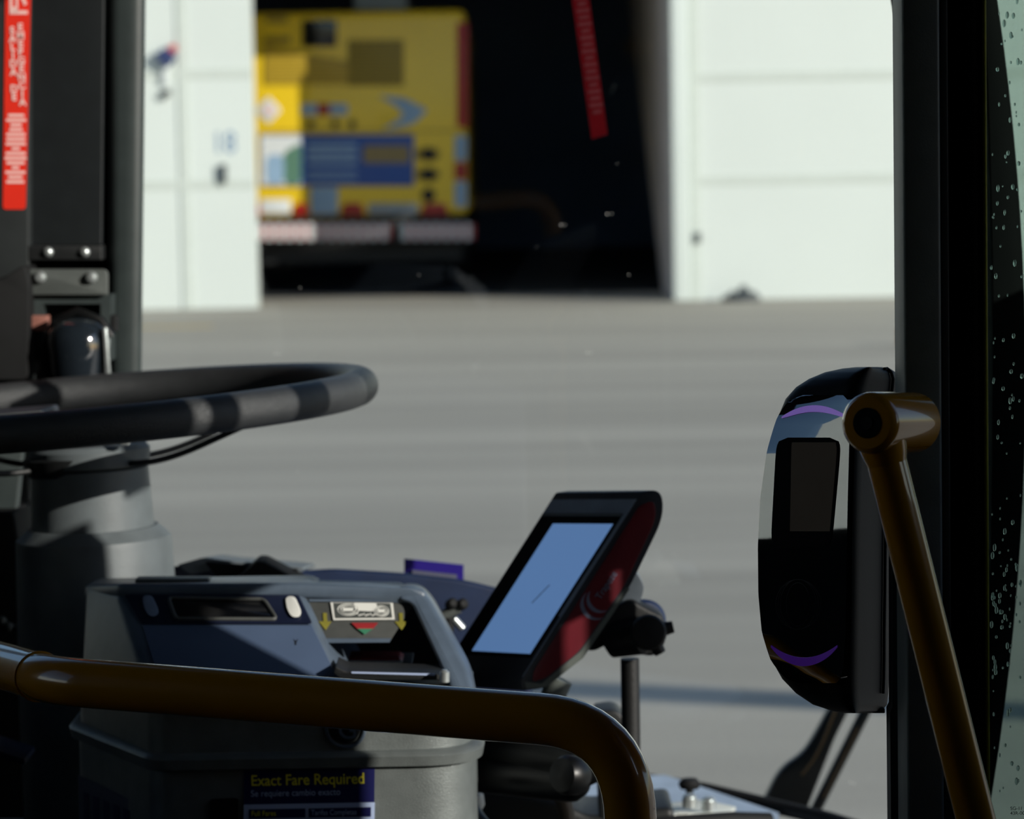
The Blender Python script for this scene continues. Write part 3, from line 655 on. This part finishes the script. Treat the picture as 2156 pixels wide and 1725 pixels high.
prism('bezel_lip', [ff(.055, .115, .001), ff(.955, .115, .001), ff(.955, .128, .001), ff(.055, .128, .001)], nf*.002, 'dashgrey', tb)
scp = prism('screen', [ff(.085, .170, .0012), ff(.77, .170, .0012), ff(.77, .865, .0012), ff(.085, .865, .0012)], nf*.0008, 'screen', tb)
prism('screen_scratch', [ff(.36, .50, .0021), ff(.35, .50, .0021), ff(.42, .60, .0021), ff(.43, .60, .0021)], nf*.0001, 'greyink', scp)
# logo on the dark red side
yd = YT-.001
def cres(cx, cy, r, a0, a1, w, ang):
    out = []; inn = []
    for k in range(17):
        t = math.radians(a0+(a1-a0)*k/16); out.append((cx+r*math.cos(t), cy+r*math.sin(t)))
        ww = w*math.sin(math.pi*k/16)+.4; inn.append((cx+(r-ww)*math.cos(t), cy+(r-ww)*math.sin(t)))
    return out+inn[::-1]
bm = bmesh.new(); bm_prism(bm, sh(cres(1254, 1274, 32, 60, 235, 8, 0), yd), (0, .0004, 0)); bm_prism(bm, sh(cres(1262, 1264, 27, 55, 225, 8, 0), yd), (0, .0004, 0)); finish('logo_crescents', bm, 'logo', sd)
lx = pt(1292, 1210, yd)-pt(1258, 1262, yd)
text('logo_lettering', 'Trapeze', pt(1264, 1264, yd), lx, V((lx.z*-1, 0, lx.x)), .0085, 'logo', sd, fit=.027)
mt = thing('terminal_mount', V((pt(1329, 1600, 2.73).x, 2.73, ZF)), 'black ball-joint mount and post holding the driver terminal', 'mount')
MY = 2.71
pc = pt(1328, 1395, MY)
tube('post', [V((pc.x, MY+.02, ZF)), V((pc.x, MY+.02, pc.z))], .0084, 'mountblack', mt, 24)
lathe('clamp', pt(1290, 1345, MY), pt(1380, 1335, MY-.02), [(-.004, .012), (.0, .017), (.03, .017), (.034, .012)], 'mountblack', mt)
lathe('knob', pt(1366, 1332, MY-.045), pt(1366, 1332, MY), [(0, .006), (.001, .014), (.004, .0158), (.014, .0158), (.018, .012)], 'mountblack', mt)
kc = pt(1366, 1332, MY-.035)
for ang, ln in ((12, .022), (-62, .021)):
    d = V((math.cos(math.radians(ang)), 0, math.sin(math.radians(ang))))
    tube('knob_wing', [kc+d*.008, kc+d*ln], [.007, .0052], 'mountblack', mt, 12)
bm = bmesh.new()
bm_prism(bm, sh(rc([(1262, 1290), (1330, 1262), (1352, 1275), (1400, 1300), (1404, 1352), (1380, 1385), (1300, 1372), (1278, 1358), (1252, 1374), (1222, 1368), (1236, 1330)], 18), MY-.01), (0, .035, 0)); bmesh.ops.recalc_face_normals(bm, faces=bm.faces); bev(bm, .006); finish('ball_bracket', bm, 'mountblack', mt)
bm = bmesh.new()
bm_prism(bm, sh(rc([(1300, 1290), (1316, 1240), (1341, 1205), (1357, 1232), (1352, 1258), (1328, 1300)], [8, 10, 10, 16, 14, 8]), MY+.0), (0, .03, 0)); bmesh.ops.recalc_face_normals(bm, faces=bm.faces); bev(bm, .007, 4); finish('silver_knuckle', bm, 'mountgrey', mt)
lathe('lock_dial', pt(1352, 1306, MY+.03), pt(1352, 1306, MY+.03)+V((.2, -1, .1)), [(0, .016), (.003, .019), (.012, .019), (.015, .016)], 'dash', mt)
# base arm seen below the terminal
tube('base_arm', fillet([pt(1180, 1430, 2.66), pt(1160, 1475, 2.66), pt(1150, 1560, 2.66)], .01), .011, 'tabletgrey', mt, 16)

# black roll behind the rail
rl = thing('black_roll_cover', pt(1130, 1670, 2.6), 'glossy black rounded roll lying behind the yellow rail beside the farebox', 'roll')
lathe('roll', pt(1006, 1574, 2.66), pt(1260, 1602, 2.58), [(0, .024), (.10, .0245), (.116, .0245), (.124, .021), (.129, .014), (.131, .002)], 'blackgloss', rl, 36)
lathe('lower_roll', pt(1006, 1625, 2.64), pt(1255, 1648, 2.58), [(0, .018), (.09, .019), (.098, .018), (.106, .012), (.109, .002)], 'blackgloss', rl, 36)
lathe('end_cap', pt(1178, 1632, 2.50), pt(1250, 1634, 2.53), [(0, .004), (.003, .014), (.008, .0165), (.02, .0165), (.026, .012)], 'blackgloss', rl)
hs = fillet([pt(1168, 1655, 2.72), pt(1190, 1690, 2.72), pt(1200, 1790, 2.72)], .02)
tag(tube('brown_hose', hs, .0075, 'hose', seg=16), 'brown hose hanging below the black roll', 'hose')
tag(tube('grey_cable', fillet([pt(996, 1690, 2.70), pt(1012, 1722, 2.66), pt(1050, 1760, 2.62)], .01), .004, 'bracket', seg=12), 'thin grey cable dropping beside the lower right of the farebox', 'cable')
tag(lathe('white_connector', pt(1001, 1668, 2.72), pt(1004, 1704, 2.72), [(0, .004), (.003, .007), (.012, .0075), (.016, .005)], 'white'), 'small white connector beside the farebox lower right edge', 'connector')
dk = thing('wheel_arch_cover', pt(1150, 1800, 3.0), 'dark cover and low bulkhead under the windscreen behind the yellow rail', 'cover')
prism('cover', sh(rc([(960, 1700), (1020, 1660), (1180, 1690), (1240, 1720), (1420, 1700), (1420, 1900), (960, 1900)], 20), 3.0), (0, .1, 0), 'black', dk, b=.01)
slab('upright', rc([(1253, 1500), (1300, 1494), (1345, 1560), (1345, 1725), (1262, 1725)], [6, 20, 20, 0, 0]), 2.9, .05, 'black', dk, b=.006)
slab('pale_strip', [(1000, 1652), (1034, 1656), (1028, 1674), (1000, 1672)], 3.1, .02, 'bracket', dk)
# sill under the windscreen with hinge plate
prism('windowsill', [pt(1180, 1640, 3.5), pt(1400, 1632, 3.5), pt(1480, 1658, 3.49), pt(1640, 1712, 3.4), pt(1640, 1800, 3.3), pt(1180, 1740, 3.3)], (0, 0, -.03), 'sill', kind='structure')
hp = thing('hinge_plate', pt(1480, 1730, 3.1), 'white metal plate with bolts and black knob below the windscreen', 'plate')
prism('plate', [pt(1370, 1694, 3.16), pt(1480, 1683, 3.16), pt(1549, 1699, 3.14), pt(1538, 1710, 3.08), pt(1370, 1717, 3.05)], (0, 0, -.004), 'plate', hp, b=.0008)
prism('plate_edge', [pt(1540, 1708, 3.1), pt(1612, 1711, 3.12), pt(1600, 1718, 3.08), pt(1545, 1722, 3.06)], (0, 0, -.006), 'sill', hp, b=.0008)
for x, h in ((1452, 28), (1492, 30)):
    p = pt(x, 1700 if x == 1452 else 1706, 3.08); lathe('bolt', p, p+V((0, 0, 1)), [(0, .0075), (.010, .0075), (.0105, .006), (.0125, .0065), (.0135, .004)], 'steel', hp, 6 if False else 14)
p = pt(1452, 1678, 3.2); lathe('knob', p, p+V((0, 0, 1)), [(0, .004), (.008, .004), (.009, .010), (.014, .012), (.019, .008), (.0195, .001)], 'rubber', hp, 20)
prism('clip', [pt(1426, 1712, 3.03), pt(1450, 1712, 3.03), pt(1444, 1722, 3.03), pt(1426, 1724, 3.03)], (0, .01, 0), 'plate', hp)
tag(tube('black_cable', [pt(1362, 1742, 3.0), pt(1420, 1736, 3.0), pt(1540, 1728, 3.03), pt(1620, 1730, 3.05)], .009, 'rubber', seg=12), 'black sheathed cable running along the edge of the white hinge plate', 'cable')

# ------------------------------------------------------------------ wiper outside
wp = thing('windscreen_wiper', pt(1650, 1715, 3.78), 'black windscreen wiper arm with parallel rod outside the glass', 'wiper')
slab('arm', rc([(1752, 1480), (1796, 1480), (1758, 1556), (1694, 1720), (1592, 1720), (1640, 1622), (1690, 1588), (1715, 1548)], [0, 0, 20, 0, 0, 30, 25, 20]), 3.78, .02, 'wiper', wp, b=.004)
tube('rod', [pt(1836, 1470, 3.8), pt(1712, 1716, 3.8)], .0072, 'wiper', wp, 16)
tube('hose', fillet([pt(1760, 1495, 3.77), pt(1722, 1590, 3.77), pt(1688, 1632, 3.77)], .03), .0016, 'wire', wp, 8)
tube('hose', [pt(1806, 1532, 3.785), pt(1734, 1680, 3.785)], .0014, 'wire', wp, 8)

# ================================================================== CARD READER
cr = thing('card_reader', pt(1800, 1500, 2.06), 'dark rounded fare card reader with glossy face beside yellow rail', 'card reader')
LV = [(1502, 1776, 1800, 1838), (1498, 1748, 1796, 1862), (1484, 1702, 1790, 1878), (1460, 1664, 1786, 1883), (1430, 1634, 1785, 1885), (1390, 1611, 1785, 1886), (1330, 1595, 1786, 1886), (1250, 1588, 1788, 1887), (1150, 1587, 1789, 1888), (1050, 1592, 1791, 1890), (950, 1606, 1794, 1893), (880, 1624, 1797, 1897), (840, 1641, 1800, 1900), (815, 1664, 1804, 1903), (798, 1692, 1810, 1903), (784, 1728, 1818, 1895), (776, 1768, 1826, 1880), (773, 1800, 1830, 1860)]
def lean(py):
    if py < 1150: t = (1150-py)/330; return .004*t+.008*t*t
    t = (py-1150)/350; return -.0058*t
def lerp_lv(py):
    for (a, b) in zip(LV, LV[1:]):
        if b[0] <= py <= a[0]:
            t = (a[0]-py)/(a[0]-b[0]); return [a[i]*(1-t)+b[i]*t for i in range(4)]
def corners(py, xl_, xr_, xb_):
    d = lean(py); FL = pt(xl_, py, 2.070+d); z = FL.z
    def at(px, Y): return pt(px, py, Y)
    return FL, at(xr_, 2.018+d), at(xb_, 2.085), at(xl_+(xb_-xr_)*.93, 2.14)
def section(py, xl_, xr_, xb_, r=.22, n=6):
    P = list(corners(py, xl_, xr_, xb_)); out = []
    for i in range(4):
        p, a, c = P[i], P[i-1], P[(i+1) % 4]; s = p+(a-p)*r; e = p+(c-p)*r
        for k in range(n+1): t = k/n; out.append(s*(1-t)**2+p*2*t*(1-t)+e*t*t)
    return out
rings = []
for a, b in zip(LV, LV[1:]):
    for k in range(4):
        t = k/4; rings.append(section(*[a[i]*(1-t)+b[i]*t for i in range(4)]))
rings.append(section(*LV[-1]))
loft('shell', rings, 'validator', cr, ang=80)
def face(px, py, off=0):
    _, xl_, xr_, xb_ = lerp_lv(py); FL, FR, _, _ = corners(py, xl_, xr_, xb_)
    t = (px-xl_)/(xr_-xl_); p = FL+(FR-FL)*t; nr = V((-(FL.y-FR.y), -(FR.x-FL.x), 0)).normalized()
    nr = V((FR.y-FL.y, FL.x-FR.x, 0)).normalized()
    if nr.y > 0: nr = -nr
    return p+nr*off
def facepatch(name, left, right, y0, y1, off, m, parent, ny=40, nx=10, th=.0012):
    """curved plate following the reader's face: left(py), right(py) give its edges"""
    bm = bmesh.new(); G = []; B = []
    for j in range(ny+1):
        py = y0+(y1-y0)*j/ny; l, r = left(py), right(py)
        G.append([bm.verts.new(face(l+(r-l)*i/nx, py, off)) for i in range(nx+1)]); B.append([bm.verts.new(face(l+(r-l)*i/nx, py, off-th)) for i in range(nx+1)])
    for j in range(ny):
        for i in range(nx):
            bm.faces.new((G[j][i], G[j][i+1], G[j+1][i+1], G[j+1][i])); bm.faces.new((B[j][i], B[j+1][i], B[j+1][i+1], B[j][i+1]))
        bm.faces.new((G[j][0], G[j+1][0], B[j+1][0], B[j][0])); bm.faces.new((G[j][nx], B[j][nx], B[j+1][nx], G[j+1][nx]))
    for i in range(nx):
        bm.faces.new((G[0][i], B[0][i], B[0][i+1], G[0][i+1])); bm.faces.new((G[ny][i], G[ny][i+1], B[ny][i+1], B[ny][i]))
    bmesh.ops.remove_doubles(bm, verts=bm.verts, dist=1e-6)
    return finish(name, bm, m, parent, ang=60)
def ell(y0, y1, p=2.6):
    c, h = (y0+y1)/2, (y1-y0)/2
    return lambda y: max(0.02, 1-abs((y-c)/h)**p)**(1/p)
ef = ell(832, 1438, 8)
def fl(y): l = lerp_lv(y)[1]+13; r = lerp_lv(y)[2]-2; c = (l*.35+r*.65); return c-(c-l)*ef(y)
def frr(y): l = lerp_lv(y)[1]+13; r = lerp_lv(y)[2]-2; c = (l*.35+r*.65); return c+(r-c)*ef(y)
fp = facepatch('glossy_face', fl, frr, 832, 1438, .0022, 'glossface', cr, 60, th=.006)
es_ = ell(921, 1153, 9); 
def wl_(y): l = 1641-(y-921)*.055; r = 1776-(y-921)*.09; c = (l+r)/2; return c-(c-l)*es_(y)
def wr_(y): l = 1641-(y-921)*.055; r = 1776-(y-921)*.09; c = (l+r)/2; return c+(r-c)*es_(y)
wd = facepatch('screen_recess', wl_, wr_, 921, 1153, .0028, 'blackmatte', fp, 30)
facepatch('screen', lambda y: max(wl_(y)+30, 1674-(y-930)*.02), lambda y: wr_(y)-5, 931, 1118, .0032, 'readerscreen', fp, 20)
def arc(name, x0, x1, yc, sag, th, m):
    bm = bmesh.new(); A = []; Bq = []; N = 24
    for i in range(N+1):
        u = i/N*2-1; x_ = x0+(x1-x0)*i/N; y_ = yc+sag*u*u; t_ = th*max(.06, 1-u*u)**.5
        A.append((x_, y_)); Bq.append((x_, y_+t_))
    ga = [bm.verts.new(face(x_, y_, .0028)) for x_, y_ in A]; gb = [bm.verts.new(face(x_, y_, .0028)) for x_, y_ in Bq]
    ha = [bm.verts.new(face(x_, y_, .0010)) for x_, y_ in A]; hb_ = [bm.verts.new(face(x_, y_, .0010)) for x_, y_ in Bq]
    for i in range(N):
        bm.faces.new((ga[i], ga[i+1], gb[i+1], gb[i])); bm.faces.new((ha[i], hb_[i], hb_[i+1], ha[i+1])); bm.faces.new((ga[i], ha[i], ha[i+1], ga[i+1])); bm.faces.new((gb[i], gb[i+1], hb_[i+1], hb_[i]))
    bm.faces.new((ga[0], gb[0], hb_[0], ha[0])); bm.faces.new((ga[N], ha[N], hb_[N], gb[N]))
    return finish(name, bm, m, fp)
arc('light_bar', 1652, 1790, 853, 24, 14, 'lilac'); arc('light_bar', 1629, 1768, 1384, -26, 18, 'purple')
rg = []
bm = bmesh.new()
for q in (24, 36, 40.5, 45): bm_tube(bm, [face(1686+q*1.05*math.cos(2*math.pi*k/40), 1272+q*1.9*math.sin(2*math.pi*k/40)*(24/ q if q > 30 else 1)*(1.0 if q < 30 else 1.15), .0023) for k in range(40)], .00018, 6, closed=True)
finish('contactless_rings', bm, 'ringink', fp)
# rear casing seam and foot
seam = [section(*[v for v in LV[i]], r=.22)for i in range(len(LV))]
tube('seam', [corners(*LV[i])[1]*.28+corners(*LV[i])[2]*.72+V((.0008, -.001, 0)) for i in range(3, len(LV)-1)] + [pt(1862, 777, 2.065)], .0011, 'blackmatte', cr, 8)
slab('foot_clip', rc(rect(1835, 1492, 1863, 1502), 2), 2.07, .02, 'rubber', cr)
slab('mounting_post', [(1879, 850), (1908, 850), (1908, 3300), (1890, 3300), (1874, 1500), (1879, 1490)], 2.012, .02, 'pillardark', cr)

# ================================================================== DOOR LEAF AND ASSIST RAIL
dl = thing('door_leaf', V((pt(2000, 1700, 2.27).x, 2.29, ZF)), 'black framed bus door leaf with tinted rain-spotted glass at the right edge', 'door')
DY = 1.95
def vert(name, px0, px1, Y, d, m, parent=dl, b=.002, z0=ZF+.02, z1=2.35):
    return box(name, pt(px0, 860, Y).x, Y, z0, pt(px1, 860, Y).x, Y+d, z1, m, parent, b)
vert('stile', 1905, 1983, DY, .05, 'stile'); vert('stile_return', 1983, 2000, DY+.008, .045, 'pillardark', b=.001)
vert('channel', 1998, 2046, DY+.03, .03, 'blackmatte'); vert('seal_lip', 2044, 2076, DY+.012, .04, 'rubber', b=.003)
vert('edge_seal', 2073, 2081, DY+.010, .02, 'seal', b=.001)
gx0, gx1 = pt(2076, 860, DY+.03).x, pt(2076, 860, DY+.03).x+.09
box('glass_pane', gx0, DY+.036, ZF+.25, gx1, DY+.042, 2.32, 'glassdoor', dl)
vert('outer_stile', 2372, 2420, DY+.02, .04, 'rubber')
dr_ = text('glass_print', 'SG-11 M000\n43R-00', pt(2127, 1706, DY+.0345), (1, 0, 0), (0, 0, 1), .0032, 'rubber', dl, ext=.0001)
# slim black strip leaning above, between windscreen and door
tag(prism('roller_strap', sh([(1830, -2100), (1905, -2100), (1908, 150), (1899, 120), (1868, -60)], 2.5), (0, .01, 0), 'blackmatte'), 'slim black strip hanging at the top beside the black door frame', 'strip')
# bowed front pillar of the bus beyond the glass
bowl = [(2040, -80), (2085, -80)]
L_ = []; Rr = []
for k in range(41):
    py = -80+3500*k/40; u = min(1.15, (py-800)/880); Rr.append((2160-72*u*u, py)); L_.append((2090-15*0-24*u*u, py))
bow = L_+Rr[::-1]
tag(prism('door_post', sh(bow, 2.42), (0, .05, 0), 'blackmatte', b=.004), 'bowed black door post seen through the wet door glass', 'post')
tag(slab('yellow_sign', rect(2080, 678, 2091, 762), 2.7, .01, 'yellow'), 'small yellow plate seen through the door glass beside the black frame', 'plate')
# rain drops on the glass
bm = bmesh.new()
for i in range(150):
    px = random.uniform(2086, 2152); py = random.uniform(0, 1700) if i % 4 else random.uniform(1150, 1430)
    p = pt(px, py, DY+.0345); r = random.choice((.0005, .0007, .0009, .0012)); st_ = random.uniform(1.2, 2.2)
    mm = Matrix.Translation(p) @ Matrix.Diagonal((r, r*.12, r*st_, 1)); bmesh.ops.create_icosphere(bm, subdivisions=2, radius=1, matrix=mm)
dd_ = finish('rain_droplets', bm, 'drop'); tag(dd_, 'fine rain droplets clinging to the dark door glass', 'droplets'); dd_['kind'] = 'stuff'
# dust specks on the windscreen
bm = bmesh.new()
for px, py, r in ((1181, 474, 1), (1189, 474, .7), (1278, 451, 1), (1288, 450, .7), (1324, 579, .7), (1236, 743, 1), (1245, 743, .8), (580, 745, .9), (588, 746, .7), (1790, 1648, .9), (1798, 1650, .8), (632, 606, .6), (882, 579, .5), (626, 993, .6), (1420, 1168, .5), (1455, 1130, .4), (1130, 520, .35), (1300, 345, .4)):
    z = pt(px, py, YG).z; p = pt(px, py, wsy(z)-.002); bmesh.ops.create_icosphere(bm, subdivisions=1, radius=.0009*r, matrix=Matrix.Translation(p))
sp = finish('dust_specks', bm, 'speck'); tag(sp, 'tiny bright specks scattered on the windscreen', 'specks'); sp['kind'] = 'stuff'

# slanted red strip painted as a decal's reflection in the windscreen
wst = thing('strip_reflection', pt(1260, 292, 3.53), 'painted reflection of a dark red lettered decal on the windscreen before the dark garage', 'sticker')
slab('backing', [(1196, -60), (1233, -60), (1279, 283), (1246, 293)], 3.515, .001, 'reflred', wst)
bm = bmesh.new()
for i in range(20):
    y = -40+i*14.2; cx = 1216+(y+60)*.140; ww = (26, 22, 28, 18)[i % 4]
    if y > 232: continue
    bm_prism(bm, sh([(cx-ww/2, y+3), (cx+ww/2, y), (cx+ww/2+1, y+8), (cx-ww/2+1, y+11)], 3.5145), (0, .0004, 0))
finish('small_print', bm, 'reflprint', wst)

ar = thing('assist_rail', pt(1900, 890, 1.86), 'slanted glossy yellow grab rail bolted to the black door frame', 'rail')
ja, jb = pt(1826, 891, 1.838), pt(1922, 890, 1.893)
jx = (jb-ja).normalized(); jl = (jb-ja).length
lathe('mount_boss', ja, jb, [(0, .0079), (.0002, .0153), (.0028, .0181), (.0056, .0186), (jl+.0, .0186), (jl+.001, .0176)], 'yellow', ar, 64)
lathe('bolt_socket', ja-jx*.0004, jb, [(0, .0092), (.0012, .0092), (.0014, .0062)], 'blackmatte', ar, 32)
lathe('bolt', ja-jx*.0012, jb, [(0, .004), (.003, .0045), (.004, .005)], 'rubber', ar, 16)
ta, tbm = ja+jx*.016+V((0, 0, -.004)), pt(2058, 1740, 1.855)
tube('tube', [ta, ta+(tbm-ta)*.5, ta+(tbm-ta)*1.4], .0121, 'yellow', ar, 48)
tw = (tbm-ta).normalized()
lathe('weld_collar', ta+tw*.008, tbm, [(0, .0147), (.0075, .0136), (.013, .0121)], 'yellow', ar, 40)
